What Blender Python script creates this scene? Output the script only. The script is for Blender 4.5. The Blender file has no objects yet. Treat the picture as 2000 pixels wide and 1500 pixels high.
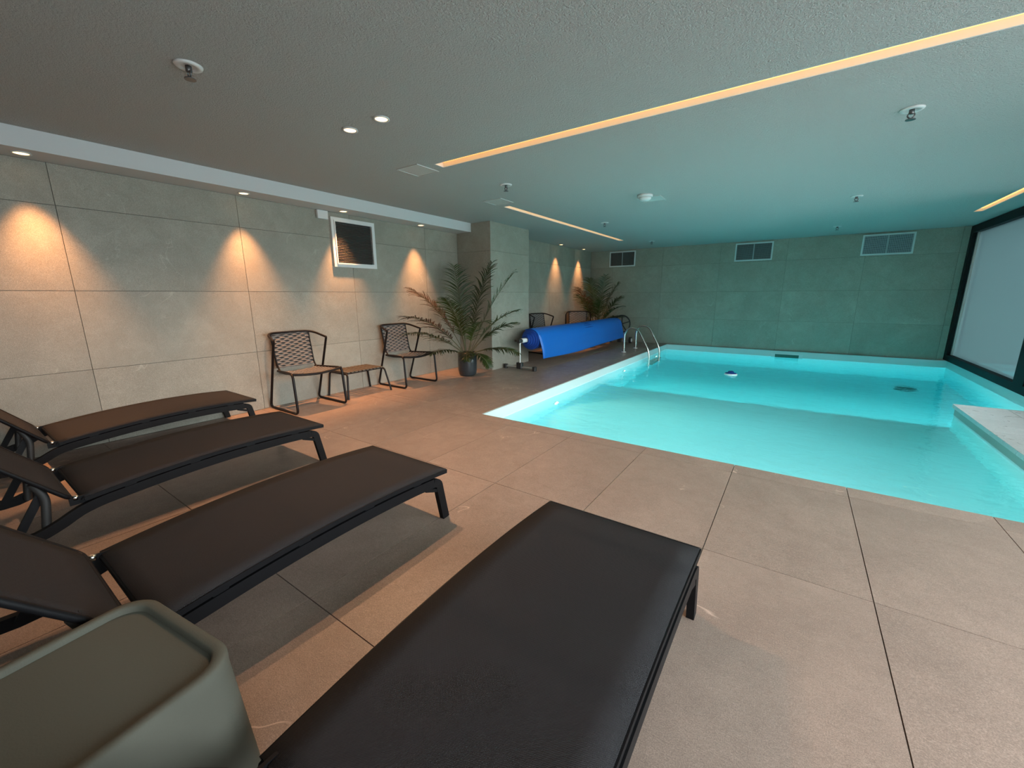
import bpy, math, random
from mathutils import Matrix, Vector
C = bpy.context.scene
S = 0.75            # one plan unit in metres: the plan below is drawn in units of 0.75 m
V = Vector
# ------------------------------------------------------------------ camera, sky, exposure
cam = bpy.data.cameras.new('camera'); co = bpy.data.objects.new('camera', cam); C.collection.objects.link(co)
cam.sensor_width = 36; cam.lens = 14.3028; cam.clip_start = 0.02
RT = [[0.822715, 0.568425, -0.005822], [0.116256, -0.178272, -0.977089], [-0.55644, 0.803189, -0.21275]]
r_, d_, f_ = [V(a) for a in RT]
m3 = Matrix((r_, -d_, -f_)).transposed()
co.matrix_world = Matrix.Translation((0, 0, 1.53 * S)) @ m3.to_4x4()
C.camera = co
C.view_settings.view_transform = 'Standard'; C.view_settings.look = 'None'
C.view_settings.gamma = 1; C.view_settings.use_curve_mapping = False
C.view_settings.exposure = 0.0
C.cycles.max_bounces = 10; C.cycles.diffuse_bounces = 5; C.cycles.glossy_bounces = 4
C.cycles.transparent_max_bounces = 16; C.cycles.volume_bounces = 0
C.cycles.sample_clamp_indirect = 4; C.cycles.caustics_reflective = False; C.cycles.caustics_refractive = True
w = bpy.data.worlds.new('sky'); C.world = w; w.use_nodes = True
nt = w.node_tree; bg = nt.nodes['Background']
tc = nt.nodes.new('ShaderNodeTexCoord'); sx = nt.nodes.new('ShaderNodeSeparateXYZ'); rp = nt.nodes.new('ShaderNodeValToRGB')
nt.links.new(tc.outputs['Generated'], sx.inputs[0]); nt.links.new(sx.outputs['Z'], rp.inputs['Fac'])
rp.color_ramp.elements[0].position = 0.0; rp.color_ramp.elements[0].color = (.30, .34, .36, 1)
rp.color_ramp.elements[1].position = 0.10; rp.color_ramp.elements[1].color = (.84, .93, .97, 1)
nt.links.new(rp.outputs[0], bg.inputs['Color']); bg.inputs['Strength'].default_value = 11.5

PX, PY0, PY1 = -3.28, 4.03, 13.3            # pool: left edge, near edge, far edge
def light(name, kind, loc, energy, color, rot=(0, 0, 0), **kw):
    l = bpy.data.lights.new(name, kind); o = bpy.data.objects.new(name, l); C.collection.objects.link(o)
    l.energy = energy; l.color = color; o.location = V(loc) * S; o.rotation_euler = rot
    for k, v in kw.items(): setattr(l, k, v)
    return o
# daylight enters by the window wall on the right: portals guide the sky's light through the four panes
WIN = [(9.52, 13.32), (5.66, 9.36), (3.30, 5.50)]
for a, b in WIN:
    p = light('window_portal', 'AREA', (3.12, (a + b) / 2, 1.49), 1, (1, 1, 1), rot=(0, math.pi / 2, 0), shape='RECTANGLE',
              size=2.6 * S, size_y=(b - a) * S)
    p.data.cycles.is_portal = True
# added fill for the pool: unseen strips under near coping and on step riser
light('pool_fill_light', 'AREA', (.0, PY0 + .02, -.42), 125, (.95, 1, .98), rot=(math.radians(84), 0, 0), shape='RECTANGLE', size=5.6 * S, size_y=.10 * S)
light('pool_fill_light', 'AREA', (.1, 8.24, -1.40), 88, (.95, 1, .98), rot=(math.radians(95), 0, 0), shape='RECTANGLE', size=4.4 * S, size_y=.16 * S)
WARM = (1.0, .44, .17)
def spot(x, y, z, e, ang=64, blend=.5, col=WARM):
    if ang > 100: col = (1.0, .56, .30)
    light('downlight_beam', 'SPOT', (x, y, z), e, col, spot_size=math.radians(ang), spot_blend=blend, shadow_soft_size=.02)

# ------------------------------------------------------------------ mesh helpers
class MB:
    def __init__(s): s.v = []; s.f = []; s.sm = []
    def add(s, vs, fs, smooth=False):
        n = len(s.v); s.v += [tuple(v) for v in vs]; s.f += [tuple(i + n for i in f) for f in fs]; s.sm += [smooth] * len(fs); return s
    def box(s, lo, hi, bev=0):
        x0, y0, z0 = lo; x1, y1, z1 = hi
        if bev:
            b = bev
            def ring(z, k): return [(x0+k, y0+b+0*k, z), (x0+b, y0+k, z), (x1-b, y0+k, z), (x1-k, y0+b, z), (x1-k, y1-b, z), (x1-b, y1-k, z), (x0+b, y1-k, z), (x0+k, y1-b, z)]
            vs = ring(z0, b*.4) + ring(z0+b*.4, 0) + ring(z1-b*.4, 0) + ring(z1, b*.4)
            fs = [tuple(reversed(range(8))), tuple(range(24, 32))]
            for r in range(3):
                for i in range(8): fs.append((r*8+i, r*8+(i+1) % 8, r*8+8+(i+1) % 8, r*8+8+i))
            return s.add(vs, fs)
        vs = [(x0,y0,z0),(x1,y0,z0),(x1,y1,z0),(x0,y1,z0),(x0,y0,z1),(x1,y0,z1),(x1,y1,z1),(x0,y1,z1)]
        return s.add(vs, [(0,3,2,1),(4,5,6,7),(0,1,5,4),(1,2,6,5),(2,3,7,6),(3,0,4,7)])
    def bar(s, a, b, wd, ht, up=(0, 0, 1), smooth=False):
        a, b = V(a), V(b); d = (b - a).normalized(); sd = d.cross(V(up))
        sd = (sd if sd.length > 1e-4 else V((1, 0, 0))).normalized(); u = sd.cross(d)
        vs = []
        for q in (a, b):
            for i, j in ((-1,-1),(1,-1),(1,1),(-1,1)): vs.append(q + sd * wd/2 * i + u * ht/2 * j)
        return s.add(vs, [(0,1,2,3),(7,6,5,4),(0,4,5,1),(1,5,6,2),(2,6,7,3),(3,7,4,0)], smooth)
    def sweep(s, path, prof, up=(0, 0, 1), closed=False, smooth=True, fixed=None, cap=True):
        P = [V(q) for q in path]; n = len(P); k = len(prof); vs = []; side = None
        for i in range(n):
            if closed: d = P[(i+1) % n] - P[i-1]
            else: d = P[min(i+1, n-1)] - P[max(i-1, 0)]
            d.normalize()
            if fixed: sd = V(fixed); sd = (sd - d * sd.dot(d)).normalized()
            else:
                if side is None:
                    sd = d.cross(V(up)); sd = sd if sd.length > .05 else d.cross(V((1, 0, 0))); sd.normalize()
                else: sd = (side - d * side.dot(d)).normalized()
            side = sd; u = sd.cross(d)
            for a, b in prof: vs.append(P[i] + sd * a + u * b)
        fs = []
        for i in range(n if closed else n - 1):
            j = (i + 1) % n
            for q in range(k): fs.append((i*k+q, i*k+(q+1) % k, j*k+(q+1) % k, j*k+q))
        s.add(vs, fs, smooth)
        if not closed and cap:
            s.add(vs[:k], [tuple(reversed(range(k)))]); s.add(vs[-k:], [tuple(range(k))])
        return s
    def tube(s, path, r, n=8, **kw):
        return s.sweep(path, [(r*math.cos(2*math.pi*i/n), r*math.sin(2*math.pi*i/n)) for i in range(n)], **kw)
    def rail(s, path, wd, ht, **kw):
        return s.sweep(path, [(-wd/2,-ht/2),(wd/2,-ht/2),(wd/2,ht/2),(-wd/2,ht/2)], smooth=False, **kw)
    def lathe(s, prof, c=(0, 0, 0), n=24, axis='z', smooth=True):
        vs = []
        for r, z in prof:
            for i in range(n):
                t = 2*math.pi*i/n; x, y = r*math.cos(t), r*math.sin(t)
                p = {'z': (x, y, z), 'y': (y, z, x), 'x': (z, x, y)}[axis]
                vs.append(tuple(p[j] + c[j] for j in range(3)))
        fs = []
        for a in range(len(prof)-1):
            for i in range(n): fs.append((a*n+i, a*n+(i+1) % n, a*n+n+(i+1) % n, a*n+n+i))
        fs.append(tuple(reversed(range(n)))); fs.append(tuple((len(prof)-1)*n+i for i in range(n)))
        return s._lat(vs, fs, smooth)
    def _lat(s, vs, fs, smooth):
        n = len(s.v); s.v += vs; s.f += [tuple(i+n for i in f) for f in fs]; s.sm += [smooth]*(len(fs)-2) + [False]*2; return s
    def mesh(s, name, mat):
        me = bpy.data.meshes.new(name); me.from_pydata(s.v, [], s.f); me.polygons.foreach_set('use_smooth', s.sm)
        me.materials.append(mat); me.update(); return me
    def build(s, name, mat, parent=None, loc=(0, 0, 0), rz=0):
        return link(name, s.mesh(name, mat), parent, loc, rz)
def link(name, me, parent=None, loc=(0, 0, 0), rz=0):
    o = bpy.data.objects.new(name, me); C.collection.objects.link(o); o.location = loc; o.rotation_euler = (0, 0, rz)
    if parent: o.parent = parent
    return o
def empty(name, loc=(0, 0, 0), rz=0):
    o = bpy.data.objects.new(name, None); C.collection.objects.link(o); o.location = loc; o.rotation_euler = (0, 0, rz); o.empty_display_size = .1
    return o
def tag(o, label=None, cat=None, group=None, kind=None):
    if label: o['label'] = label
    if cat: o['category'] = cat
    if group: o['group'] = group
    if kind: o['kind'] = kind
    return o
def thing(name, label, cat, loc=(0, 0, 0), rz=0, group=None): return tag(empty(name, loc, rz), label, cat, group)
def copy_tree(o, parent=None):
    c = o.copy(); C.collection.objects.link(c); c.parent = parent
    for ch in list(o.children): copy_tree(ch, c)
    return c
def arc(c, r, a0, a1, n, ax=(1, 0, 0), ay=(0, 0, 1)):
    c, ax, ay = V(c), V(ax), V(ay)
    return [c + ax*r*math.cos(math.radians(a0+(a1-a0)*i/n)) + ay*r*math.sin(math.radians(a0+(a1-a0)*i/n)) for i in range(n+1)]
def fillet(pts, r, n=5, closed=False):
    P = [V(q) for q in pts]; out = []; N = len(P)
    for i in range(N):
        if not closed and i in (0, N-1): out.append(P[i]); continue
        a, b, c = P[i-1], P[i], P[(i+1) % N]
        rr = min(r, (a-b).length*.48, (c-b).length*.48)
        p0 = b + (a-b).normalized()*rr; p1 = b + (c-b).normalized()*rr
        for k in range(n+1):
            t = k/n; out.append(p0*(1-t)**2 + b*2*t*(1-t) + p1*t*t)
    return out
def smoothpath(pts, n=6):
    P = [V(q) for q in pts]; P = [P[0]*2-P[1]] + P + [P[-1]*2-P[-2]]; out = []
    for i in range(1, len(P)-2):
        a, b, c, d = P[i-1:i+3]
        for k in range(n):
            t = k/n; out.append(.5*((2*b)+(c-a)*t+(2*a-5*b+4*c-d)*t*t+(3*b-a-3*c+d)*t**3))
    out.append(P[-2]); return out

# ------------------------------------------------------------------ materials
def mat(name, col=(.5, .5, .5), rough=.5, metal=0, **kw):
    m = bpy.data.materials.new(name); m.use_nodes = True; b = m.node_tree.nodes['Principled BSDF']
    b.inputs['Base Color'].default_value = (*col, 1); b.inputs['Roughness'].default_value = rough; b.inputs['Metallic'].default_value = metal
    if 'spec' in kw: b.inputs['Specular IOR Level'].default_value = kw['spec']
    if 'emit' in kw: b.inputs['Emission Color'].default_value = (*kw['emit'], 1); b.inputs['Emission Strength'].default_value = kw['es']
    return m
def N(m, t, **kw):
    n = m.node_tree.nodes.new(t)
    for k, v in kw.items():
        if isinstance(k, str) and hasattr(n, k): setattr(n, k, v)
    return n
def L(m, a, b): m.node_tree.links.new(a, b)
def mathn(m, op, a, b=None, c=None):
    n = N(m, 'ShaderNodeMath', operation=op)
    for i, v in enumerate((a, b, c)):
        if v is None: continue
        if isinstance(v, (int, float)): n.inputs[i].default_value = v
        else: L(m, v, n.inputs[i])
    return n.outputs[0]
def mixc(m, f, a, b):
    n = N(m, 'ShaderNodeMix', data_type='RGBA')
    if isinstance(f, (int, float)): n.inputs[0].default_value = f
    else: L(m, f, n.inputs[0])
    for i, v in ((6, a), (7, b)):
        if isinstance(v, tuple): n.inputs[i].default_value = (*v, 1)
        else: L(m, v, n.inputs[i])
    return n.outputs[2]
def ramp(m, f, lo, hi):
    n = N(m, 'ShaderNodeMapRange', clamp=True); L(m, f, n.inputs[0]); n.inputs[1].default_value = lo; n.inputs[2].default_value = hi; return n.outputs[0]
def noise(m, vec, scale, det=3, rough=.5, dist=0):
    n = N(m, 'ShaderNodeTexNoise'); L(m, vec, n.inputs['Vector']); n.inputs['Scale'].default_value = scale; n.inputs['Detail'].default_value = det
    n.inputs['Roughness'].default_value = rough; n.inputs['Distortion'].default_value = dist; return n.outputs['Fac']
def bump(m, h, st, dist=.01):
    n = N(m, 'ShaderNodeBump'); L(m, h, n.inputs['Height']); n.inputs['Strength'].default_value = st; n.inputs['Distance'].default_value = dist
    L(m, n.outputs[0], m.node_tree.nodes['Principled BSDF'].inputs['Normal'])
def stone(name, base, rough, vein=.9, bmp=.25, spec=.5):
    m = mat(name, base, rough, spec=spec); b = m.node_tree.nodes['Principled BSDF']
    g = N(m, 'ShaderNodeNewGeometry'); oi = N(m, 'ShaderNodeObjectInfo')
    off = N(m, 'ShaderNodeVectorMath', operation='MULTIPLY_ADD'); cb = N(m, 'ShaderNodeCombineXYZ')
    for i in range(3): L(m, mathn(m, 'MULTIPLY', oi.outputs['Random'], (37., 53., 19.)[i]), cb.inputs[i])
    off = N(m, 'ShaderNodeVectorMath', operation='ADD'); L(m, g.outputs['Position'], off.inputs[0]); L(m, cb.outputs[0], off.inputs[1]); v = off.outputs[0]
    big = noise(m, v, 1.6, 5, .6, .4); mid = noise(m, v, 9, 5, .65, .6); fine = noise(m, v, 300, 3, .75)
    st = N(m, 'ShaderNodeVectorMath', operation='MULTIPLY'); L(m, v, st.inputs[0]); st.inputs[1].default_value = (1, 2.6, 1.5)
    fl = noise(m, st.outputs[0], 60, 5, .8, 1.5)
    dk = tuple(c*.80 for c in base); lt = tuple(min(1, c*1.18) for c in base)
    c = mixc(m, ramp(m, big, .3, .7), dk, lt)
    c = mixc(m, mathn(m, 'MULTIPLY', ramp(m, mid, .40, .72), .5), c, tuple(x*.72 for x in base))
    c = mixc(m, mathn(m, 'MULTIPLY', ramp(m, fl, .53, .69), .65), c, tuple(min(1, x*1.45) for x in base))
    c = mixc(m, mathn(m, 'MULTIPLY', ramp(m, fl, .47, .33), .70), c, tuple(x*.55 for x in base))
    c = mixc(m, mathn(m, 'MULTIPLY', ramp(m, fine, .56, .36), .6), c, tuple(x*.5 for x in base))
    c = mixc(m, mathn(m, 'MULTIPLY', ramp(m, fine, .54, .70), .5), c, tuple(min(1, x*1.6) for x in base))
    # rare pale veins
    vn = noise(m, v, .9, 4, .55, 1.6); d = mathn(m, 'ABSOLUTE', mathn(m, 'SUBTRACT', vn, .5))
    vm = mathn(m, 'MULTIPLY', ramp(m, d, .004, .0), ramp(m, noise(m, v, 2.3, 2), .56, .64))
    c = mixc(m, mathn(m, 'MULTIPLY', vm, vein), c, tuple(min(1, x*1.9) for x in base))
    hs = N(m, 'ShaderNodeHueSaturation'); L(m, c, hs.inputs['Color'])
    L(m, mathn(m, 'MULTIPLY_ADD', oi.outputs['Random'], .10, .95), hs.inputs['Value'])
    L(m, hs.outputs[0], b.inputs['Base Color'])
    L(m, mathn(m, 'MULTIPLY_ADD', mid, .25, rough-.12), b.inputs['Roughness'])
    bump(m, mathn(m, 'ADD', mathn(m, 'MULTIPLY', fl, .7), mathn(m, 'MULTIPLY', fine, .3)), bmp, .004)
    return m
M_wall = stone('wall_stone_tile', (.325, .298, .245), .55, vein=.25)
M_floor = stone('floor_stone_tile', (.335, .246, .200), .40)
M_slab = stone('pale_stone_slab', (.90, .89, .88), .30, vein=.3)
M_grout = mat('grout', (.07, .06, .05), .9)
M_wgrout = mat('wall_grout', (.13, .12, .10), .9)
M_ceil = mat('ceiling_plaster', (.50, .50, .48), .85)
_g = N(M_ceil, 'ShaderNodeNewGeometry')
bump(M_ceil, noise(M_ceil, _g.outputs['Position'], 110, 3, .7), 1.0, .016)
M_paint = mat('smooth_white_paint', (.58, .59, .59), .6)
M_white = mat('white_enamel', (.66, .67, .66), .35)
M_blackf = mat('black_window_frame', (.006, .006, .007), .6, spec=.2)
M_dark = mat('dark_void', (.012, .012, .012), .8)
M_steel = mat('brushed_steel', (.62, .60, .55), .22, 1)
M_alu = mat('grey_aluminium', (.55, .55, .53), .35, .8)
M_blkpl = mat('black_plastic', (.02, .02, .02), .5)
M_tubeblk = mat('dark_bronze_tube', (.007, .005, .005), .45, spec=.25)
M_frame = mat('anthracite_powder_coat', (.005, .005, .006), .5, spec=.15)
M_strap = mat('taupe_woven_strap', (.165, .150, .140), .75)
_g = N(M_strap, 'ShaderNodeNewGeometry'); bump(M_strap, noise(M_strap, _g.outputs['Position'], 400, 2), .3, .002)
M_core = mat('dark_strap_core', (.03, .022, .018), .8)
M_slat = mat('brown_grey_slat', (.085, .068, .05), .6)
M_resin = mat('taupe_grey_resin', (.085, .085, .068), .8, spec=.25)
_g = N(M_resin, 'ShaderNodeNewGeometry'); bump(M_resin, noise(M_resin, _g.outputs['Position'], 260, 2), .25, .002)
M_pot = mat('charcoal_glazed_pot', (.035, .04, .045), .22)
M_soil = mat('dark_soil', (.02, .015, .01), .9)
def leafmat(name, c0, c1):
    m = mat(name, c0, .45); b = m.node_tree.nodes['Principled BSDF']; g = N(m, 'ShaderNodeNewGeometry'); oi = N(m, 'ShaderNodeObjectInfo')
    f = mathn(m, 'ADD', mathn(m, 'MULTIPLY', noise(m, g.outputs['Position'], 9, 2), .9), mathn(m, 'MULTIPLY', oi.outputs['Random'], .35))
    L(m, mixc(m, ramp(m, f, .35, .85), c0, c1), b.inputs['Base Color'])
    tr = N(m, 'ShaderNodeBsdfTranslucent'); tr.inputs[0].default_value = (*[min(1, x*1.6) for x in c1], 1); mx = N(m, 'ShaderNodeMixShader'); mx.inputs[0].default_value = .25
    L(m, b.outputs[0], mx.inputs[1]); L(m, tr.outputs[0], mx.inputs[2]); L(m, mx.outputs[0], m.node_tree.nodes['Material Output'].inputs[0]); return m
M_leaf = leafmat('palm_leaf_green', (.010, .020, .006), (.040, .068, .012))
M_leafdry = leafmat('palm_leaf_dry', (.014, .013, .008), (.07, .038, .018))
M_stem = mat('palm_stem', (.10, .095, .045), .6)
def sling():
    m = mat('black_mesh_sling', (.034, .029, .030), .75, spec=.3); b = m.node_tree.nodes['Principled BSDF']
    tcn = N(m, 'ShaderNodeTexCoord'); sp = N(m, 'ShaderNodeSeparateXYZ'); L(m, tcn.outputs['Object'], sp.inputs[0])
    sa = mathn(m, 'SINE', mathn(m, 'MULTIPLY', sp.outputs[0], 2*math.pi/.0042)); sb = mathn(m, 'SINE', mathn(m, 'MULTIPLY', sp.outputs[1], 2*math.pi/.0042))
    wv = mathn(m, 'MULTIPLY', sa, sb); bump(m, wv, .5, .0015)
    L(m, mixc(m, ramp(m, wv, -.6, .8), (.009, .009, .010), (.030, .028, .031)), b.inputs['Base Color'])
    tr = N(m, 'ShaderNodeBsdfTransparent'); mx = N(m, 'ShaderNodeMixShader'); mx.inputs[0].default_value = .10
    L(m, b.outputs[0], mx.inputs[1]); L(m, tr.outputs[0], mx.inputs[2]); L(m, mx.outputs[0], m.node_tree.nodes['Material Output'].inputs[0]); return m
M_sling = sling()
M_cover = mat('blue_bubble_cover', (.006, .13, .52), .38)
_g = N(M_cover, 'ShaderNodeNewGeometry')
def vor(m, vec, sc):
    n = N(m, 'ShaderNodeTexVoronoi'); L(m, vec, n.inputs['Vector']); n.inputs['Scale'].default_value = sc; n.inputs['Randomness'].default_value = .15; return n.outputs['Distance']
bump(M_cover, vor(M_cover, _g.outputs['Position'], 55), .6, .004)
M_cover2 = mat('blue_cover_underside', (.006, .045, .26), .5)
M_liner = mat('pool_liner', (.88, .95, .95), .6)
M_band = mat('pool_white_band', (.60, .64, .62), .45)
M_lampglow = mat('lamp_glow', (1, .9, .7), .5, emit=(1.0, .62, .28), es=5)
M_strip = mat('led_strip_glow', (1, .8, .5), .5, emit=(1.0, .40, .06), es=1.7)
M_poolglow = mat('pool_lamp_glow', (1, .9, .7), .5, emit=(1.0, .88, .62), es=9)
M_floatblue = mat('navy_plastic', (.01, .03, .16), .35)
def glassmix(name, trans, ior, base=None, rough=0.0):
    m = mat(name); nt_ = m.node_tree; nt_.nodes.remove(nt_.nodes['Principled BSDF'])
    gl = N(m, 'ShaderNodeBsdfGlossy'); gl.inputs['Roughness'].default_value = rough
    fr = N(m, 'ShaderNodeFresnel'); fr.inputs[0].default_value = ior; mx = N(m, 'ShaderNodeMixShader'); L(m, fr.outputs[0], mx.inputs[0])
    t = N(m, trans); t.inputs[0].default_value = (*(base or (1, 1, 1)), 1)
    L(m, t.outputs[0], mx.inputs[1]); L(m, gl.outputs[0], mx.inputs[2]); L(m, mx.outputs[0], nt_.nodes['Material Output'].inputs[0]); return m, gl, fr
M_glass, _, _ = glassmix('clear_glass', 'ShaderNodeBsdfTransparent', 1.5, (.93, .97, .96))
M_frost, _, _ = glassmix('frosted_film_glass', 'ShaderNodeBsdfTranslucent', 1.9, (.32, .42, .43))
# water: clear body that absorbs red, rippled mirror surface
M_water = mat('pool_water'); M_water.node_tree.nodes.remove(M_water.node_tree.nodes['Principled BSDF'])
gl_ = N(M_water, 'ShaderNodeBsdfGlass'); gl_.inputs['IOR'].default_value = 1.33; gl_.inputs['Roughness'].default_value = 0
L(M_water, gl_.outputs[0], M_water.node_tree.nodes['Material Output'].inputs[0])
_g = N(M_water, 'ShaderNodeNewGeometry'); _s = N(M_water, 'ShaderNodeVectorMath', operation='MULTIPLY'); L(M_water, _g.outputs['Position'], _s.inputs[0]); _s.inputs[1].default_value = (1, 1.6, 1)
_b = N(M_water, 'ShaderNodeBump'); L(M_water, mathn(M_water, 'ADD', noise(M_water, _s.outputs[0], 5, 3, .55, .8), mathn(M_water, 'MULTIPLY', noise(M_water, _s.outputs[0], 1.2, 2), 1.5)), _b.inputs['Height'])
_b.inputs['Strength'].default_value = .24; _b.inputs['Distance'].default_value = .03
L(M_water, _b.outputs[0], gl_.inputs['Normal'])
va = N(M_water, 'ShaderNodeVolumeAbsorption'); va.inputs['Color'].default_value = (.0, .90, .94, 1); va.inputs['Density'].default_value = .60
L(M_water, va.outputs[0], M_water.node_tree.nodes['Material Output'].inputs['Volume'])

# ------------------------------------------------------------------ room shell
X0, X1, Y0, Y1, ZC = -5.98, 2.97, -2.2, 13.4, 2.95
PX, PY0, PY1 = -3.28, 4.03, 13.3            # pool: left edge, near edge, far edge
PLX, PLY = 1.95, 8.09                       # slab corner
WL = -.17; SH = -1.02                        # water level, shallow floor
fl = empty('floor'); tag(fl, kind='structure')
g = MB().box((X0-.3, Y0-.3, -.25), (X1+.15, PY0-.005, -.012)).box((X0-.3, PY0-.005, -.25), (PX-.005, Y1+.05, -.012))
g.build('grout_bed', M_grout, fl)
TX = [.49 + .8*k for k in range(-9, 5)]
def tiles(parent, name, mt, us, vs, place, gap=.005):
    for i in range(len(us)-1):
        for j in range(len(vs)-1):
            a, b, c, d = us[i]+gap/2, us[i+1]-gap/2, vs[j]+gap/2, vs[j+1]-gap/2
            if b-a < .02 or d-c < .02: continue
            place(a, b, c, d).build(name, mt, parent)
def cutlist(lo, hi, grid): return [lo] + [q for q in grid if lo+.02 < q < hi-.02] + [hi]
def flat(a, b, c, d): return MB().box((a, c, -.014), (b, d, 0))
tiles(fl, 'tile', M_floor, cutlist(X0, X1, TX), [Y0, -.70, .90, 2.50, 3.83], flat)
tiles(fl, 'coping_tile', M_floor, cutlist(X0, X1, TX), [3.83, PY0], flat)
tiles(fl, 'tile', M_floor, cutlist(X0, PX-.16, TX), cutlist(PY0, Y1, [4.1+1.6*k for k in range(8)]), flat)
tiles(fl, 'coping_tile', M_floor, [PX-.16, PX], cutlist(PY0, Y1, [5.0+1.6*k for k in range(8)]), flat)

UY = [.95-3.2+1.6*k for k in range(14)]
wl = empty('wall_left'); tag(wl, kind='structure')
GR = (3.80, 4.60, 1.97, 2.72)               # grille opening in the left wall
MB().box((X0-.3, Y0, 0), (X0-.012, Y1, ZC)).build('backing', M_wgrout, wl)
def lw(a, b, c, d): return MB().box((X0-.014, a, c), (X0, b, d))
tiles(wl, 'tile', M_wall, cutlist(Y0, 6.66, UY), [0, .8, 1.6, 2.4, 2.78], lw)
tiles(wl, 'tile', M_wall, cutlist(8.07, Y1, UY), [0, .8, 1.6, 2.4, ZC], lw)
wb = empty('wall_back'); tag(wb, kind='structure')
MB().box((X0-.3, Y1+.012, -1.2), (X1+.3, Y1+.3, ZC)).build('backing', M_wgrout, wb)
tiles(wb, 'tile', M_wall, cutlist(X0, X1, [-5.2+1.6*k for k in range(7)]), [0, .8, 1.6, 2.4, ZC],
      lambda a, b, c, d: MB().box((a, Y1, c), (b, Y1+.014, d)))
wf = MB().box((X0-.3, Y0-.3, 0), (X1+.3, Y0, ZC)).build('wall_front', M_wall); tag(wf, kind='structure')
pil = empty('wall_pillar'); tag(pil, kind='structure')
PXR = -5.11
MB().box((X0, 6.672, 0), (PXR-.012, 8.058, ZC)).build('pillar_core', M_wgrout, pil)
tiles(pil, 'tile', M_wall, [X0, PXR], [0, .8, 1.6, 2.4, ZC], lambda a, b, c, d: MB().box((a, 6.66, c), (b, 6.674, d)))
tiles(pil, 'tile', M_wall, [6.66, 8.07], [0, .8, 1.6, 2.4, ZC], lambda a, b, c, d: MB().box((PXR-.014, a, c), (PXR, b, d)))
tiles(pil, 'tile', M_wall, [X0, PXR], [0, .8, 1.6, 2.4, ZC], lambda a, b, c, d: MB().box((a, 8.056, c), (b, 8.07, d)))
# wall right: sill, head and the window frames
wr = MB().box((X1, Y0, -1.2), (X1+.3, 13.4, .0)).box((X1+.02, Y0, 2.92), (X1+.3, 13.4, ZC+.02)).build('wall_right', M_paint); tag(wr, kind='structure')

# ceiling with recessed light channels
ST = [(-3.50, 3.2, 3.55, 3.71), (-4.18, -4.04, 5.80, 11.15), (2.38, 2.52, 3.85, 11.15)]
ST[0] = (-3.50, 2.97, 3.55, 3.71)
ce = empty('ceiling'); tag(ce, kind='structure')
xs = sorted({X0-.3, X1+.3} | {q for s_ in ST for q in s_[:2]}); ys = sorted({Y0-.3, Y1+.3} | {q for s_ in ST for q in s_[2:]})
cb_ = MB()
for i in range(len(xs)-1):
    for j in range(len(ys)-1):
        cx, cy = (xs[i]+xs[i+1])/2, (ys[j]+ys[j+1])/2
        if any(s_[0] < cx < s_[1] and s_[2] < cy < s_[3] for s_ in ST): continue
        cb_.box((xs[i], ys[j], ZC), (xs[i+1], ys[j+1], ZC+.14))
cb_.build('plaster', M_ceil, ce)
MB().box((X0-.3, Y0-.3, ZC+.14), (X1+.3, Y1+.3, ZC+.2)).build('soffit_backing', M_paint, ce)
so = MB().box((X0, Y0, 2.78), (-5.60, 6.66, ZC)).build('trim_1', M_paint); tag(so, kind='structure')
labels = ['long warm strip light recessed across the ceiling in front of the pool', 'warm strip light in the ceiling over the blue pool cover',
          'warm strip light in the ceiling close to the black framed window wall']
for (a, b, c, d), lb in zip(ST, labels):
    t = thing('strip_light', lb, 'light', ((a+b)/2, (c+d)/2, ZC))
    o = V(t.location); hx, hy = (b-a)/2-.001, (d-c)/2-.001
    if hx > hy:
        MB().box((-hx, -hy, .002), (hx, -hy+.012, .135)).box((-hx, hy-.012, .002), (hx, hy, .135)).box((-hx, -hy+.012, .002), (-hx+.012, hy-.012, .135)).box((hx-.012, -hy+.012, .002), (hx, hy-.012, .135)).build('channel', M_white, t)
        MB().box((-hx+.02, -hy+.013, .05), (hx-.02, hy-.014, .075)).build('diffuser', M_strip, t)
    else:
        MB().box((-hx, -hy, .002), (-hx+.012, hy, .135)).box((hx-.012, -hy, .002), (hx, hy, .135)).box((-hx+.012, -hy, .002), (hx-.012, -hy+.012, .135)).box((-hx+.012, hy-.012, .002), (hx-.012, hy, .135)).build('channel', M_white, t)
        MB().box((-hx+.013, -hy+.02, .05), (hx-.013, hy-.02, .075)).build('diffuser', M_strip, t)

# windows
for k, (a, b) in enumerate(WIN):
    wn = empty('window_%d' % (k+1), (X1, (a+b)/2, 0)); tag(wn, kind='structure'); h = (b-a)/2
    f = .13; xa, xb = -.06, .09
    lo = .14 if True else 0
    MB().box((xa, -h-.08, .02), (xb, h+.08, .02+f)).box((xa, -h-.08, 2.79), (xb, h+.08, 2.94)).build('frame_rail', M_blackf, wn)
    MB().box((xa, -h-.08, .02+f), (xb, -h+.10, 2.79)).box((xa, h-.10, .02+f), (xb, h+.08, 2.79)).build('frame_stile', M_blackf, wn)
    MB().box((.0, h-.16, .15), (.05, h-.10, 2.79)).build('glazing_bead', M_alu, wn)
    MB().box((.035, -h+.10, .15), (.045, h-.10, 2.79)).build('pane', M_frost if k == 0 else M_glass, wn)

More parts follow.
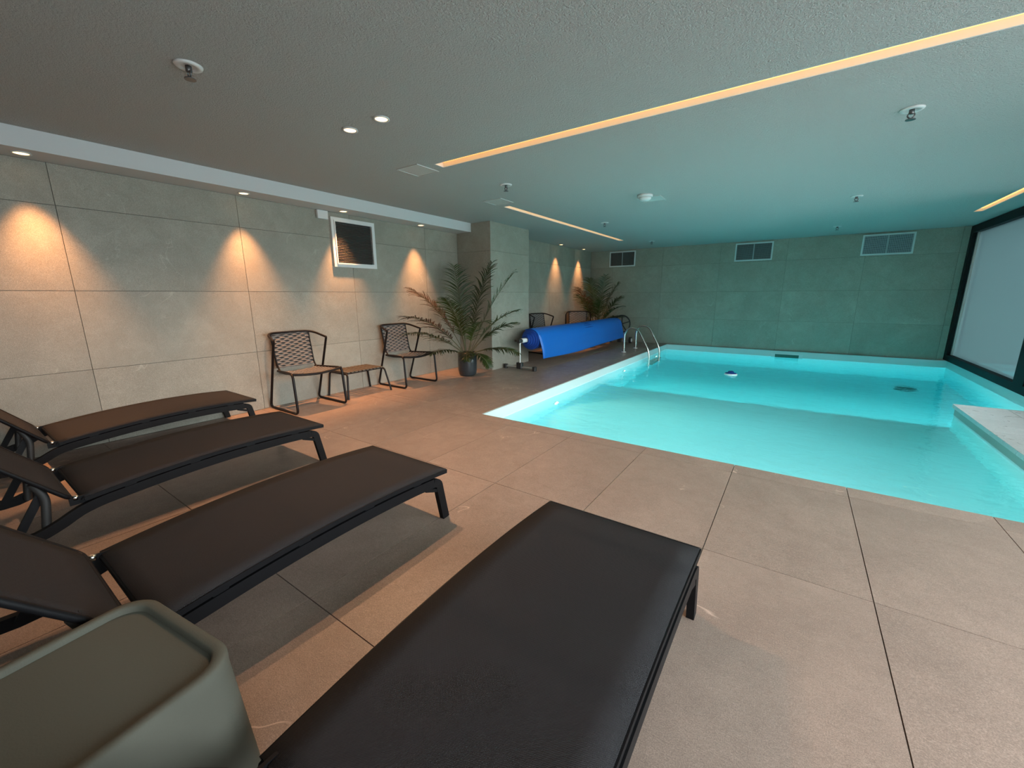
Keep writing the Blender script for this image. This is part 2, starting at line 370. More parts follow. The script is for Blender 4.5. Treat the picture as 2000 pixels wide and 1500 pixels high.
# ------------------------------------------------------------------ pool
pool = empty('pool_basin', (0, 0, 0)); tag(pool, kind='structure')
DZ = -2.1
sh = MB()
sh.box((PX-.1, PY0-.1, DZ-.2), (X1+.15, PLY+.12, SH))                       # shallow floor
sh.add([(PX-.1, PLY+.12, DZ), (X1+.1, PLY+.12, DZ), (X1+.1, 12.3, -2.1), (PX-.1, 12.3, -2.1), (X1+.1, PY1+.05, -2.1), (PX-.1, PY1+.05, -2.1)], [(0,1,2,3), (3,2,4,5)])
sh.add([(PX-.1, PLY+.12, DZ-.2), (X1+.1, PLY+.12, DZ-.2), (X1+.1, PY1+.05, DZ-.2), (PX-.1, PY1+.05, DZ-.2)], [(3,2,1,0)])
sh.build('pool_floor', M_liner, pool)
MB().box((PX-.1, PY0, DZ-.2), (PX, PY1, -.16)).box((PX, PY1, DZ-.2), (X1, PY1+.1, -.16)).box((PX-.1, PY0-.1, DZ-.2), (X1, PY0-.02, -.03)).box((X1-.002, PY0, DZ-.2), (X1+.08, PY1, -.16)).build('pool_wall', M_liner, pool)
MB().box((PX-.1, PY0, -.16), (PX, PY1, -.045)).box((PX, PY1, -.16), (X1, PY1+.1, -.02)).box((X1-.002, PY0, -.16), (X1+.08, PY1, .0)).build('waterline_band', M_band, pool)
MB().box((PX-.1, PY0, -.045), (PX-.001, PY1+.1, -.014)).box((PX, PY1-.01, -.02), (X1, PY1+.1, 0)).build('coping_edge', M_band, pool)
sl = thing('stone_platform', 'pale stone platform jutting into the pool beside the windows', 'platform', (PLX, PLY, -.05))
MB().box((.03, -4.05, -2.2), (X1-PLX-.01, -.03, .0)).build('platform_wall', M_liner, sl)
MB().box((.028, -4.05, -.10), (X1-PLX-.01, -.028, .0)).build('platform_band', mat('platform_grey_band', (.42, .46, .42), .5), sl)
for (a, b) in ((0, .51), (.516, X1-PLX-.01)):
    for (c, d) in ((-1.4, 0), (-3.0, -1.406), (-4.06, -3.006)):
        MB().box((a, c, .0), (b, d, .05), .004).build('paving_slab', M_slab, sl)
wt = MB()
nx, ny = 2, 2
wt.box((PX-.03, PY0-.03, DZ-.1), (X1, PY1+.03, WL))
wo = wt.build('pool_water', M_water); tag(wo, 'clear turquoise pool water with small ripples', 'water')
# pool lamps set in the left pool wall
PL = [(6.06, 'round pool lamp lit in the shallow end wall', 1.0), (9.46, 'round pool lamp in the pool wall before the ladder', .6), (12.15, 'round pool lamp in the pool wall beyond the ladder', .4)]
for y, lb, e in PL:
    t = thing('pool_lamp', lb, 'lamp', (PX, y, -.64), group=None)
    MB().lathe([(.085, 0), (.085, .02), (.06, .026), (.055, .014), (.055, .0)], axis='x', n=24).build('bezel', M_white, t)
    MB().lathe([(.052, .0), (.052, .022), (.02, .028)], axis='x', n=20).build('lens', M_poolglow, t)
    MB().lathe([(.014, .028), (.014, .033)], axis='x', n=12).build('lens_cap', M_alu, t)
    light('pool_lamp_beam', 'SPOT', (PX+.08, y, -.64), 80*e**4, (1, .86, .55), rot=(0, math.radians(-62), 0), spot_size=math.radians(130), spot_blend=.7, shadow_soft_size=.03)
sk = thing('pool_skimmer', 'white framed skimmer slot in the far pool wall', 'skimmer', (-.10, PY1, -.13))
MB().box((-.36, -.012, -.10), (.36, 0, -.06)).box((-.36, -.012, .04), (.36, 0, .07)).box((-.36, -.012, -.06), (-.27, 0, .04)).box((.27, -.012, -.06), (.36, 0, .04)).build('skimmer_frame', M_white, sk)
MB().box((-.27, -.006, -.06), (.27, -.001, .04)).build('skimmer_opening', mat('skimmer_shadow', (.02, .10, .08), .6), sk)
dr = tag(MB().lathe([(.2, 0), (.2, .012), (.17, .02)], n=24).build('pool_drain', mat('drain_grey', (.08, .09, .09), .6), loc=(2.17, 12.1, -2.1)), 'dark round drain on the far pool floor', 'drain')
fo = thing('chlorine_floater', 'small blue and white dispenser floating on the pool', 'floater', (-1.03, 9.8, WL))
MB().lathe([(.10, -.03), (.125, -.015), (.13, .012), (.11, .028), (.06, .032)], n=24).build('float_ring', M_white, fo)
MB().lathe([(.112, .026), (.105, .036), (.06, .042), (.055, .07), (.03, .078)], n=24).build('float_cap', M_floatblue, fo)

# ladder
la = thing('pool_ladder', 'chrome pool ladder with two curved handrails', 'ladder', (-3.77, 10.8, 0))
MBl = MB
for k, y in enumerate((0, .98)):
    path = fillet([(0, y, .0), (0, y, .52), (.12, y, .67), (.36, y, .64), (.69, y, .04), (.69, y, -1.0)], .16, 6)
    MB().tube(path, .026, 10, fixed=(0, 1, 0)).build('handrail', M_steel, la)
    MB().lathe([(.065, .0), (.065, .012), (.035, .022)], (0, y, 0), n=20).build('flange', M_white, la)
    MB().lathe([(.03, 0), (.045, .01), (.045, .06), (.03, .07)], (.66, y, -1.0), n=14).build('bumper', M_white, la)
for z in (-.45, -.80):
    MB().box((.62, .03, z-.015), (.76, .95, z+.015), .01).build('step', M_steel, la)

# pool cover reel
re_ = thing('cover_reel', 'steel reel stand with black handwheel and castors holding the pool cover', 'reel', (-4.68, 7.05, 0))
ZR = .60; YE = 5.90
for k, y in enumerate((0, YE)):
    MB().tube([(0, y, .07), (0, y, ZR-.02)], .022, 10).build('post', M_alu, re_)
    MB().tube([(-.33, y, .05), (.33, y, .05)], .027, 10).build('foot_bar', M_alu, re_)
    MB().box((-.07, y-.05, .02), (.07, y+.05, .15), .02).build('foot_bracket', M_blkpl, re_)
    MB().lathe([(.03, -.06), (.042, -.05), (.042, .05), (.03, .06)], (0, y, ZR), axis='y', n=16).build('bearing', M_blkpl, re_)
for x in (-.36, .36): MB().box((x-.04, -.04, 0), (x+.04, .04, .09), .015).build('end_cap', M_blkpl, re_)
for x in (-.30, .36):
    cw = MB().lathe([(.05, -.035), (.1, -.03), (.1, .03), (.05, .035)], (x, YE, .1), axis='x', n=24).build('castor', M_blkpl, re_)
    MB().lathe([(.06, -.042), (.06, .042)], (x, YE, .1), axis='x', n=20).build('hub_cap', M_white, cw)
MB().tube([(-.12, 0, ZR), (0, 0, ZR)], .018, 8).build('handle', M_blkpl, re_)
MB().tube([(0, .05, ZR), (0, YE-.05, ZR)], .05, 16, fixed=(1, 0, 0)).build('roller_tube', mat('white_aluminium', (.75, .76, .76), .35), re_)
hw = MB().tube([(.27*math.cos(t*math.pi/16), YE+.14, ZR+.27*math.sin(t*math.pi/16)) for t in range(32)], .022, 8, closed=True, fixed=(0, 1, 0)).build('handwheel', M_blkpl, re_)
for q in range(5):
    t = math.radians(90+72*q); MB().bar((0, YE+.14, ZR), (.26*math.cos(t), YE+.14, ZR+.26*math.sin(t)), .03, .02, up=(0, 1, 0)).build('spoke', M_blkpl, hw)
MB().lathe([(.05, -.05), (.05, .03)], (0, YE+.12, ZR), axis='y', n=16).build('hub', M_blkpl, hw)
cv = thing('pool_cover', 'bright blue pool cover rolled on the reel with its loose end hanging down', 'cover', (-4.68, 7.05, 0))
ya, yb = .27, 5.35
rings = MB()
prof = [(.055, ya+.0)]
for q in range(5):
    r = .075+.03*q; prof += [(r, ya-.06+.045*q), (r+.020, ya-.06+.045*q+.004), (r+.022, ya-.06+.045*q+.045)]
prof += [(.225, ya+.16), (.225, yb-.05), (.19, yb), (.055, yb)]
rings.lathe(prof, (0, 0, ZR), axis='y', n=40, smooth=False)
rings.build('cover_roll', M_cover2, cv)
fp = MB(); n1, n2 = 40, 22; vs = []; fs = []
rng = random.Random(3)
for i in range(n1+1):
    u = i/n1
    for j in range(n2+1):
        v = j/n2
        y = (ya+.10) + (yb-ya-.05)*u + .12*v*(1-u)*1.0
        if v < .35:
            t = math.radians(125 - 115*v/.35); rr = .232+.006*math.sin(9*u)
            x, z = rr*math.cos(t), ZR+rr*math.sin(t)
        else:
            q = (v-.35)/.65; x = .2285+.10*q - .03*q*q + .012*math.sin(12*u+4*q)*q; z = ZR+.04 - (.45+.03*math.sin(5*u))*q
        vs.append((x, y, z))
for i in range(n1):
    for j in range(n2): a = i*(n2+1)+j; fs.append((a, a+1, a+n2+2, a+n2+1))
no = len(vs); vs += [(x-.012, y, z-.002) for x, y, z in vs]; fs += [tuple(reversed([q+no for q in f])) for f in fs]
edge = [i*(n2+1)+n2 for i in range(n1+1)]
for a, b in zip(edge, edge[1:]): fs.append((a, a+no, b+no, b))
for j in range(n2): fs.append((j, j+no, j+1+no, j+1))
fp.add(vs, fs, True).build('cover_flap', M_cover, cv)

# ------------------------------------------------------------------ ceiling fittings
def downlight(x, y, z, lb, e, ang, blend, group=None, beam=True):
    t = thing('downlight', lb, 'light', (x, y, z), group=group)
    MB().lathe([(.062, 0), (.066, -.008), (.052, -.010), (.050, -.002)], n=28).build('trim_ring', M_white, t)
    MB().lathe([(.049, -.002), (.049, -.006)], n=24).build('lens', M_lampglow, t)
    if beam: spot(x, y, z-.03, e, ang, blend)
SE, SA = 230, 60
for y, lb in ((.78, 'round downlight in the soffit above the loungers, leftmost of the soffit lights'), (2.56, 'round downlight in the soffit above the wicker chair nearest the loungers'),
              (3.92, 'round downlight in the soffit right above the white framed wall grille'), (5.47, 'round downlight in the soffit between the grille and the potted palm')):
    downlight(-5.77, y, 2.78, lb, SE, SA, 1.0)
downlight(-5.80, 10.89, ZC, 'round downlight in the far ceiling just past the pillar', SE*.8, SA, 1.0)
downlight(-5.80, 12.41, ZC, 'round downlight in the far ceiling above the corner palm', SE*.8, SA, 1.0)
downlight(-3.39, 2.44, ZC, 'round ceiling downlight, left one of the pair above the loungers', 95, 150, .9)
downlight(-2.98, 2.45, ZC, 'round ceiling downlight, right one of the pair above the loungers', 95, 150, .9)
# the same pair repeats behind the photographer
M_spr = mat('dull_chrome', (.16, .16, .16), .35, .8)
spr = thing('sprinkler', '', 'sprinkler')
MB().lathe([(.078, 0), (.074, -.010), (.045, -.014), (.04, -.004)], n=28).build('rosette', M_white, spr)
MB().lathe([(.018, -.005), (.018, -.035), (.010, -.04)], n=12).build('sprinkler_body', M_spr, spr)
MB().tube(fillet([(-.015, 0, -.03), (-.024, 0, -.05), (0, 0, -.075), (.024, 0, -.05), (.015, 0, -.03)], .02, 4), .005, 6, fixed=(0, 1, 0)).lathe([(.032, -.075), (.032, -.080)], n=16).build('deflector', M_spr, spr)
SP = [((-3.32, 1.25), 'ceiling sprinkler nearest the camera on the left, before the pair of downlights'), ((.56, 4.76), 'ceiling sprinkler over the pool just beyond the long strip light'),
      ((-3.34, 4.71), 'ceiling sprinkler between the two square access panels'), ((.53, 8.31), 'ceiling sprinkler over the middle of the pool, above the rightmost wall vent'),
      ((-3.40, 8.22), 'ceiling sprinkler beside the middle of the short strip light'), ((.50, 11.68), 'ceiling sprinkler near the back wall above the pool'),
      ((-3.48, 11.74), 'ceiling sprinkler near the back wall past the end of the short strip light')]
for i, ((x, y), lb) in enumerate(SP):
    o = spr if i == 0 else copy_tree(spr); o.location = (x, y, ZC); o['label'] = lb; o['group'] = 'ceiling sprinklers'
sd = thing('smoke_detector', 'white round smoke detector on the ceiling over the pool', 'smoke detector', (-2.02, 6.35, ZC))
MB().lathe([(.105, 0), (.105, -.03), (.095, -.036)], n=28).build('detector_base', M_white, sd)
MB().lathe([(.085, -.036), (.085, -.06), (.06, -.08), (.02, -.085)], n=28).build('detector_head', M_white, sd)
AP = [((-3.80, 3.60), 'flush square access panel in the ceiling at the end of the long strip light'), ((-4.01, 5.44), 'flush square access panel in the ceiling at the end of the short strip light'),
      ((-2.02, 6.66), 'flush square access panel in the ceiling next to the smoke detector')]
M_panel = mat('access_panel_paint', (.50, .50, .48), .6)
for (x, y), lb in AP:
    t = thing('access_panel', lb, 'hatch', (x, y, ZC), group='ceiling access panels')
    MB().box((-.16, -.16, -.004), (.16, .16, 0)).build('panel', M_panel, t)
    MB().box((-.172, -.172, -.008), (-.160, .172, 0)).box((.160, -.172, -.008), (.172, .172, 0)).box((-.16, -.172, -.008), (.16, -.160, 0)).box((-.16, .16, -.008), (.16, .172, 0)).build('panel_frame', M_panel, t)

# ------------------------------------------------------------------ wall grille, box and vents
gr = thing('wall_grille', 'white framed ventilation grille with dark louvres high on the left wall', 'grille', (X0, 4.20, 2.345))
hy, hz = .39, .365
MB().box((0, -hy, -hz), (.035, hy, -hz+.045)).box((0, -hy, hz-.045), (.035, hy, hz)).box((0, -hy, -hz+.045), (.035, -hy+.045, hz-.045)).box((0, hy-.045, -hz+.045), (.035, hy, hz-.045)).build('outer_frame', M_white, gr)
h2, z2 = hy-.045, hz-.045
MB().box((.0, -h2, -z2), (.048, h2, -z2+.018)).box((.0, -h2, z2-.018), (.048, h2, z2)).box((0, -h2, -z2+.018), (.048, -h2+.018, z2-.018)).box((0, h2-.018, -z2+.018), (.048, h2, z2-.018)).build('inner_frame', M_white, gr)
MB().box((.001, -h2+.018, -z2+.018), (.004, h2-.018, z2-.018)).build('dark_backing', M_dark, gr)
lm = MB().bar((.022, -h2+.018, 0), (.022, h2-.018, 0), .026, .004, up=(.6, 0, 1)).mesh('louvre', mat('dark_louvre', (.13, .115, .10), .45, .3))
nl = 24
for k in range(nl): link('louvre', lm, gr, (0, 0, -z2+.03+(2*z2-.06)*(k+.5)/nl))
bx = tag(MB().box((X0, 3.60, 2.655), (X0+.05, 3.77, 2.775), .008).build('junction_box', M_white), 'small white junction box under the soffit left of the grille', 'box')
VN = [(-4.88, .43, 'white framed wall vent in the left corner of the back wall'), (-1.18, .45, 'white framed wall vent in the middle of the back wall'), (1.57, .47, 'white framed wall vent at the right end of the back wall')]
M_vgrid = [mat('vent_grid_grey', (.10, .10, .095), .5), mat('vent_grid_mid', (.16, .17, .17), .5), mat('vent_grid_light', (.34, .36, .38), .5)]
for k, (x, hw_, lb) in enumerate(VN):
    t = thing('wall_vent', lb, 'vent', (x, Y1, 2.665)); hz = .24
    MB().box((-hw_, -.03, -hz), (hw_, 0, -hz+.035)).box((-hw_, -.03, hz-.035), (hw_, 0, hz)).box((-hw_, -.03, -hz+.035), (-hw_+.035, 0, hz-.035)).box((hw_-.035, -.03, -hz+.035), (hw_, 0, hz-.035)).build('vent_frame', M_white, t)
    MB().box((-hw_+.035, -.004, -hz+.035), (hw_-.035, -.001, hz-.035)).build('dark_backing', M_dark, t)
    MB().box((-.012, -.028, -hz+.035), (.012, -.004, hz-.035)).build('centre_bar', M_vgrid[2], t)
    gm = MB(); n = 16
    for q in range(n):
        z = -hz+.05+(2*hz-.10)*q/(n-1); gm.box((-hw_+.035, -.02, z-.006), (hw_-.035, -.012, z+.006))
    for q in range(28):
        xx = -hw_+.05+(2*hw_-.10)*q/27; gm.box((xx-.004, -.012, -hz+.035), (xx+.004, -.005, hz-.035))
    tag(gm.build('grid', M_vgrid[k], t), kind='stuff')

# ------------------------------------------------------------------ loungers
def zbed(y):   # crown of the bed, y from the hinge (0) to the foot (1.62)
    u = y/1.62; return .300 + .235*u - .185*u*u + (.0 if u < 1 else 0)
def make_lounger():
    root = thing('sun_lounger', '', 'sun lounger')
    W = .405
    ysb = [i*1.60/20+.03 for i in range(21)]
    # sling bed
    mb = MB(); vs = []; fs = []; nx = 8
    for y in ysb:
        for i in range(nx+1):
            x = -W+2*W*i/nx; vs.append((x, y, zbed(y)+.004-.012*(1-(x/W)**2)*(1-abs(2*y/1.62-1)**3)))
    for j in range(20):
        for i in range(nx): a = j*(nx+1)+i; fs.append((a, a+1, a+nx+2, a+nx+1))
    n0 = len(vs); vs += [(x, y, z-.006) for x, y, z in vs]; fs += [tuple(reversed([q+n0 for q in f])) for f in fs]
    bd = [i for i in range(nx+1)] + [(j+1)*(nx+1)+nx for j in range(20)] + [20*(nx+1)+nx-1-i for i in range(nx)] + [(19-j)*(nx+1) for j in range(19)]
    for a, b in zip(bd, bd[1:]+bd[:1]): fs.append((b, a, a+n0, b+n0))
    mb.add(vs, fs, True).build('bed_sling', M_sling, root)
    for sx in (-1, 1):
        MB().rail([(sx*(W-.004), y, zbed(y)-.012) for y in ysb], .022, .026, fixed=(1, 0, 0)).build('sling_rail', M_frame, root)
        # outer side rail: follows the bed then dips to the rear leg
        pts = [(sx*(W-.005), y, zbed(y)-.062) for y in [1.50-.1*i for i in range(15)]] + [(sx*(W-.005), 0.0, .225), (sx*(W-.005), -.12, .165), (sx*(W-.005), -.26, .135), (sx*(W-.005), -.62, .17), (sx*(W-.005), -.78, .19)]
        MB().rail(smoothpath(pts, 3), .036, .060, fixed=(1, 0, 0)).build('side_rail', M_frame, root)
        MB().rail(fillet([(sx*(W-.005), 1.50, zbed(1.5)-.062), (sx*(W-.005), 1.545, zbed(1.5)-.075), (sx*(W-.005), 1.60, .0)], .03, 3), .036, .056, fixed=(1, 0, 0)).build('leg', M_frame, root)
        MB().bar((sx*(W-.005), -.60, .17), (sx*(W-.005), -.72, 0), .036, .05, up=(0, 1, 0)).build('leg', M_frame, root)
        MB().bar((sx*(W-.005), 1.43, zbed(1.5)-.088), (sx*(W-.005), 1.555, zbed(1.5)-.135), .03, .022).build('gusset', M_frame, root)
        for y in (.25, .62, 1.0, 1.36): MB().box((sx*(W-.004)-.01, y-.03, zbed(y)-.035), (sx*(W-.004)+.01, y+.03, zbed(y)-.02)).build('spacer', M_frame, root)
        MB().bar((sx*(W-.03), -.035, zbed(0)-.012), (sx*(W-.03), .06, zbed(.06)-.02), .012, .05).build('hinge_plate', M_frame, root)
        MB().lathe([(.016, -.012), (.016, .010), (.008, .014)], (sx*(W-.035), -.005, zbed(0)+.006), n=12).build('hinge_bolt', M_steel, root)
        # back rest strut
        MB().bar((sx*(W-.07), -.12, .40), (sx*(W-.07), -.26, .15), .02, .04, up=(0, 1, 0)).build('strut', M_frame, root)
        MB().tube(fillet([(sx*(W-.045), -.16, .46), (sx*(W-.045), -.12, .36), (sx*(W-.045), -.15, .14)], .05, 4), .022, 10, fixed=(1, 0, 0)).build('ratchet_arm', M_blkpl, root)
    for y, z in ((1.515, zbed(1.5)-.07), (-.62, .165), (.75, zbed(.75)-.07)):
        MB().bar((-W+.02, y, z), (W-.02, y, z), .045, .03).build('cross_bar', M_frame, root)
    for y, z in ((.03, zbed(.03)-.014), (1.625, zbed(1.62)-.008)):
        MB().tube([(-W+.005, y, z), (W-.005, y, z)], .013, 8).build('end_tube', M_frame, root)
    # back rest: hinged panel rising at about 50 degrees
    bm = MB(); a = math.radians(50); Lb = .98; vs = []; fs = []
    for j in range(9):
        for i in range(nx+1):
            x = -W+2*W*i/nx; s_ = Lb*j/8; dz = -.018*(1-(x/W)**2)*math.sin(math.pi*j/8)
            vs.append((x, -.03-s_*math.cos(a)+dz*math.sin(a)*-1*0, .335+s_*math.sin(a)+dz))
    for j in range(8):
        for i in range(nx): q = j*(nx+1)+i; fs.append((q+1, q, q+nx+1, q+nx+2))
    n0 = len(vs); vs += [(x, y-.005, z-.005) for x, y, z in vs]; fs += [tuple(reversed([q+n0 for q in f])) for f in fs]
    bd = [i for i in range(nx+1)] + [(j+1)*(nx+1)+nx for j in range(8)] + [8*(nx+1)+nx-1-i for i in range(nx)] + [(7-j)*(nx+1) for j in range(7)]
    for p0, p1 in zip(bd, bd[1:]+bd[:1]): fs.append((p0, p1, p1+n0, p0+n0))
    bm.add(vs, fs, True).build('backrest_sling', M_sling, root)
    ring = fillet([(W-.004, -.03, .322), (W-.004, -.03-Lb*math.cos(a), .322+Lb*math.sin(a)), (-W+.004, -.03-Lb*math.cos(a), .322+Lb*math.sin(a)), (-W+.004, -.03, .322)], .04, 3, closed=True)
    MB().tube(ring, .014, 8, closed=True).build('backrest_frame', M_frame, root)
    return root
lg = make_lounger()
LG = [(-.655, .29, 0, 'black mesh sun lounger nearest the camera, its flat bed in the foreground'), (-2.29, .28, 0, 'black mesh sun lounger behind the grey side table, second from the camera'),
      (-3.96, .37, .0, 'black mesh sun lounger third from the camera, between two others'), (-5.55, .48, .0, 'black mesh sun lounger against the left wall, furthest from the camera')]
for i, (x, y, rz, lb) in enumerate(LG):
    o = lg if i == 0 else copy_tree(lg); o.location = (x, y, 0); o.rotation_euler = (0, 0, rz); o['label'] = lb; o['group'] = 'black mesh loungers in a row'

# ------------------------------------------------------------------ resin side table
ta = thing('side_table', 'grey resin side table with raised lip beside the nearest lounger', 'side table', (-1.52, 0.03, 0), math.radians(8))
def rrect(hx, hy, r, z, n=8):
    out = []
    for cx, cy, a0 in ((hx-r, hy-r, 0), (-hx+r, hy-r, 90), (-hx+r, -hy+r, 180), (hx-r, -hy+r, 270)):
        for k in range(n+1): t = math.radians(a0+90*k/n); out.append((cx+r*math.cos(t), cy+r*math.sin(t), z))
    return out
def loft(mb, rings, cap0=True, cap1=True, smooth=True):
    n = len(rings[0]); vs = [q for r in rings for q in r]; fs = []
    for a in range(len(rings)-1):
        for i in range(n): fs.append((a*n+i, a*n+(i+1) % n, (a+1)*n+(i+1) % n, (a+1)*n+i))
    mb.add(vs, fs, smooth)
    if cap0: mb.add(rings[0], [tuple(reversed(range(n)))])
    if cap1: mb.add(rings[-1], [tuple(range(n))])
    return mb
TZ = .475
HX, HY = .285, .30
loft(MB(), [rrect(.330, .345, .12, 0), rrect(.322, .335, .12, TZ*.3), rrect(.308, .320, .11, TZ*.7), rrect(HX+.012, HY+.012, .10, TZ-.04)]).build('table_body', M_resin, ta)
loft(MB(), [rrect(HX+.012, HY+.012, .10, TZ-.04), rrect(HX+.012, HY+.012, .10, TZ-.008), rrect(HX+.004, HY+.004, .095, TZ), rrect(HX-.018, HY-.018, .08, TZ), rrect(HX-.024, HY-.024, .075, TZ-.006), rrect(HX-.026, HY-.026, .075, TZ-.020)], cap0=False).build('table_top', M_resin, ta)

# ------------------------------------------------------------------ woven chairs (origin under the middle of the seat, facing +x)
def weave(P, w_u, rows, wav, thick, width):
    """horizontal straps that bow up and down in turn; P(u,v) gives the surface point and normal"""
    mb = MB(); n = 36
    for r in range(rows):
        v = (r+.5)/rows; ph = math.pi*(r % 2); path = []
        top, bot = [], []
        for i in range(n+1):
            u = i/n; s_ = math.sin(u*math.pi*wav+ph)
            p, nn = P(u, v + .36/rows*s_); p = V(p); nn = V(nn)
            q, _ = P(u, v + .17/rows*s_ + .40/rows); q2, _ = P(u, v + .17/rows*s_ - .40/rows)
            o = nn*(thick*(.5 if s_ > 0 else -.5)*abs(s_))
            top.append(V(q)+o); bot.append(V(q2)+o)
        vs = []; 
        for i in range(n+1):
            _, nn = P(i/n, v); nn = V(nn)*.004; vs += [top[i]+nn, bot[i]+nn, bot[i]-nn, top[i]-nn]
        fs = []
        for i in range(n):
            for k in range(4): fs.append((i*4+k, i*4+(k+1) % 4, i*4+4+(k+1) % 4, i*4+4+k))
        mb.add(vs, fs, True)
    return mb
def make_chair():
    root = thing('woven_chair', '', 'chair')
    R_ = .0165; hw_ = .355
    # hoop: rear foot, arm, back rail, arm, rear foot
    for sy in (-1, 1):
        pts = [(.34, sy*.29, .53), (.345, sy*hw_, .40), (.375, sy*hw_, R_), (-.335, sy*hw_, R_), (-.315, sy*hw_, .10), (.03, sy*(hw_+.02), .955)]
        pts = [(-.20, sy*.27, .525), (.10, sy*.30, .535), (.345, sy*(hw_-.005), .54), (.385, sy*hw_, R_), (-.34, sy*hw_, R_), (.0, sy*(hw_+.015), .955)]
        MB().tube(fillet(pts, .07, 5), R_, 8).build('sled_leg', M_tubeblk, root)
    hoop = fillet([(.0, -hw_-.015, .955), (-.29, -.315, 1.04), (-.30, .315, 1.04), (.0, hw_+.015, .955)], .13, 6)
    MB().tube(hoop, R_, 8).build('back_rail', M_tubeblk, root)
    fr = smoothpath([(.345, -.345, .54), (.35, -.2, .520), (.355, 0, .508), (.35, .2, .520), (.345, .345, .54)], 5)
    MB().tube(fr, R_, 8).build('seat_front_rail', M_tubeblk, root)
    for sy in (-1, 1):
        MB().tube(fillet([(-.293, sy*.27, 1.035), (-.21, sy*.262, .60), (-.15, sy*.262, .515), (.0, sy*.28, .51), (.345, sy*.315, .535)], .08, 5), .012, 6).build('side_rail', M_tubeblk, root)
    def PB(u, v):
        y = -.27+.54*u; return ((-.205-.09*v+.0*y, y, .56+.475*v), (.98, 0, .19))
    def PS(u, v):
        y = -.27+.56*u-.01; x = -.17+.52*v; return ((x, y*(1+.12*v), .520+.012*v-.022*(1-(2*u-1)**2)), (0, 0, 1))
    for nm, P_ in (('backrest_core', PB), ('seat_core', PS)):
        q_ = [V(P_(u, v)[0]) - V(P_(u, v)[1])*.012 for u, v in ((0, .02), (.5, .02), (1, .02), (1, .98), (.5, .98), (0, .98))]
        MB().add(q_ + [a - V(P_(0, 0)[1])*.004 for a in q_], [(0,1,4,5),(1,2,3,4),(11,10,7,6),(10,9,8,7),(0,6,7,1),(1,7,8,2),(2,8,9,3),(3,9,10,4),(4,10,11,5),(5,11,6,0)]).build(nm, M_core, root)
    weave(PB, 0, 17, 9, .012, .03).build('backrest', M_strap, root)
    weave(PS, 0, 15, 9, .012, .03).build('seat', M_strap, root)
    return root
ch = make_chair()
CH = [(-5.625, 2.985, 0, 'woven strap armchair by the left wall next to the loungers'), (-5.625, 4.82, 0, 'woven strap armchair by the left wall left of the potted palm'),
      (-5.62, 9.66, math.radians(-14), 'woven strap armchair partly hidden behind the stone pillar'), (-5.42, 11.35, math.radians(-62), 'woven strap armchair in front of the far corner palm')]
for i, (x, y, rz, lb) in enumerate(CH):
    o = ch if i == 0 else copy_tree(ch); o.location = (x, y, 0); o.rotation_euler = (0, 0, rz); o['label'] = lb; o['group'] = 'woven strap armchairs'
# low slatted table between the chairs
lt = thing('low_table', 'low dark metal side table with slatted top between the two armchairs', 'side table', (-5.72, 3.89, 0))
for sy in (-1, 1):
    MB().tube(fillet([(-.235, sy*.385, 0), (-.225, sy*.34, .375), (.235, sy*.34, .375), (.30, sy*.40, 0)], .05, 5), .015, 8).build('leg_frame', M_tubeblk, lt)
for sx in (-1, 1): MB().tube([(sx*.19, -.33, .375), (sx*.19, .33, .375)], .010, 6).build('cross_rail', M_tubeblk, lt)
sm_ = MB().box((-.215, -.0245, .386), (.225, .0245, .404), .004).mesh('slat', M_slat)
for k in range(10): link('slat', sm_, lt, (0, -.302+.067*k, 0))

# ------------------------------------------------------------------ potted palms
def frond(L_, az, elev, droop, seed, dry=False):
    rg = random.Random(seed); n = 22; P = []; p = V((0, 0, 0)); e = math.radians(elev); st = L_/n
    for i in range(n+1):
        P.append(p.copy()); p = p + V((math.cos(e), 0, math.sin(e)))*st; e -= math.radians(droop)/n*(.4+1.2*i/n)
    mb = MB()
    rad = [(.013*(1-.8*i/n)+.002) for i in range(n+1)]
    vs = []; fs = []
    for i, q in enumerate(P):
        for k in range(4): t = k*math.pi/2; vs.append(q+V((0, math.cos(t), math.sin(t)))*rad[i])
    for i in range(n):
        for k in range(4): fs.append((i*4+k, i*4+(k+1) % 4, i*4+4+(k+1) % 4, i*4+4+k))
    mb.add(vs, fs, True)
    m2 = MB(); nl = 32
    for i in range(nl):
        u = .30+.70*i/(nl-1); fi = min(u*n, n-1e-3); a = int(fi); q = P[a].lerp(P[a+1], fi-a); d = (P[a+1]-P[a]).normalized(); up = V((0, 1, 0)).cross(d)*-1
        ll = L_*.27*math.sin(math.pi*(.16+.76*(i/(nl-1))))**.8*rg.uniform(.85, 1.12)
        for s_ in (-1, 1):
            dirn = (d*rg.uniform(.62, .85)+V((0, s_, 0))*rg.uniform(.75, .95)+up*rg.uniform(.0, .3)).normalized()
            w_ = .0075*rg.uniform(.8, 1.2); pts = []; c = q.copy(); dd = dirn
            for k in range(5):
                pts.append(c.copy()); c = c+dd*ll/4; dd = (dd+V((0, 0, -.20*rg.uniform(.6, 1.3)))).normalized()
            vs = []; sd_ = d.cross(dirn).normalized(); wv = sd_.cross(dirn).normalized()
            for k, c in enumerate(pts):
                ww = w_*(1, 1.35, 1.15, .7, .08)[k]; vs += [c-wv*ww, c+wv*ww+sd_*.004]
            m2.add(vs, [(2*k, 2*k+1, 2*k+3, 2*k+2) for k in range(4)], True)
    return mb, m2
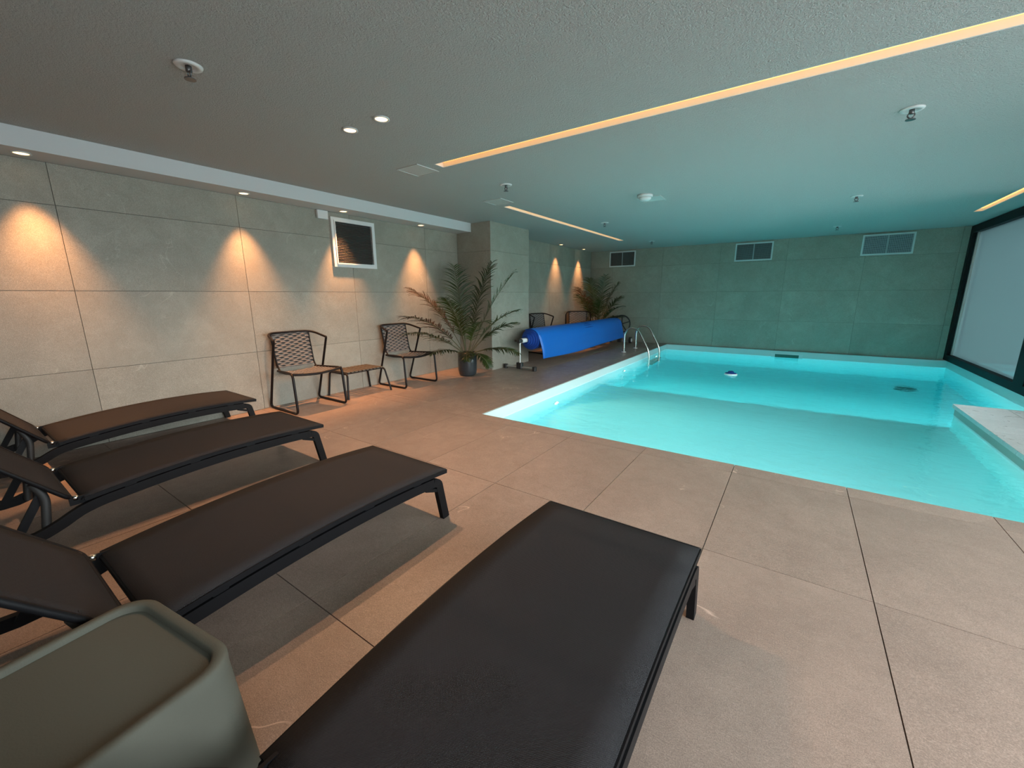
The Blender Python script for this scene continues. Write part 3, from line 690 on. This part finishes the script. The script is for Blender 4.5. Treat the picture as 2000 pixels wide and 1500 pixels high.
def palm(x, y, label, fr, potr=.20, poth=.44, rz=0, base=.0):
    t = thing('potted_palm', label, 'plant', (x, y, 0))
    pt = MB().lathe([(potr*.72, 0), (potr*.90, .03), (potr*.99, poth*.25), (potr, poth*.6), (potr*.98, poth), (potr*.90, poth), (potr*.89, poth-.05)], n=36).build('pot', M_pot, t)
    MB().lathe([(potr*.86, poth-.07), (potr*.86, poth-.05), (.05, poth-.04)], n=24).build('soil', M_soil, t)
    for k, (L_, az, el, dr_, dry) in enumerate(fr):
        a = math.radians(az); r0 = .05
        mb, m2 = frond(L_, az, el, dr_, k+17, dry)
        o = mb.build('frond', M_stem, t, (r0*math.cos(a), r0*math.sin(a), poth-.05), a)
        m2.build('leaflets', M_leafdry if dry else M_leaf, o)
    return t
# azimuth 0 = into the room (+x), 90 = away from the camera, -90 = towards the camera, 180 = to the wall
P1 = [(1.62, -118, 66, 40, True), (1.55, -98, 48, 46, True), (1.40, -96, 36, 40, False), (1.72, 160, 84, 18, False), (1.80, 60, 82, 22, False), (1.78, 25, 68, 22, False),
      (1.35, 15, 58, 48, False), (1.15, -30, 60, 60, False), (1.0, -88, 22, 40, False), (1.05, 12, 22, 50, False), (.72, -15, 15, 80, False), (1.15, 50, 50, 50, False), (1.35, -75, 72, 46, False), (.75, -50, 25, 70, False)]
palm(-5.20, 5.98, 'potted palm in a charcoal pot against the stone pillar', P1, .185, .46)
P2 = [(1.60, -112, 70, 34, True), (1.70, -95, 82, 28, False), (1.75, -40, 84, 22, False), (1.60, 30, 78, 26, False), (1.35, 50, 68, 40, False), (1.25, -20, 58, 50, False), (1.0, -10, 50, 60, False), (1.15, -110, 50, 55, False),
      (.75, 20, 35, 60, True), (.9, -70, 30, 60, False), (1.3, -60, 66, 45, False), (1.0, 60, 45, 50, False), (1.45, -110, 68, 42, False)]
palm(-5.32, 12.55, 'potted palm in the far corner behind the blue pool cover', P2, .20, .46)

# ------------------------------------------------------------------ plan units to metres
done = set()
for o in C.objects:
    if o.type in ('MESH', 'EMPTY'):
        o.location = o.location * S
        if o.type == 'MESH' and o.data.name not in done:
            done.add(o.data.name); o.data.transform(Matrix.Scale(S, 4))
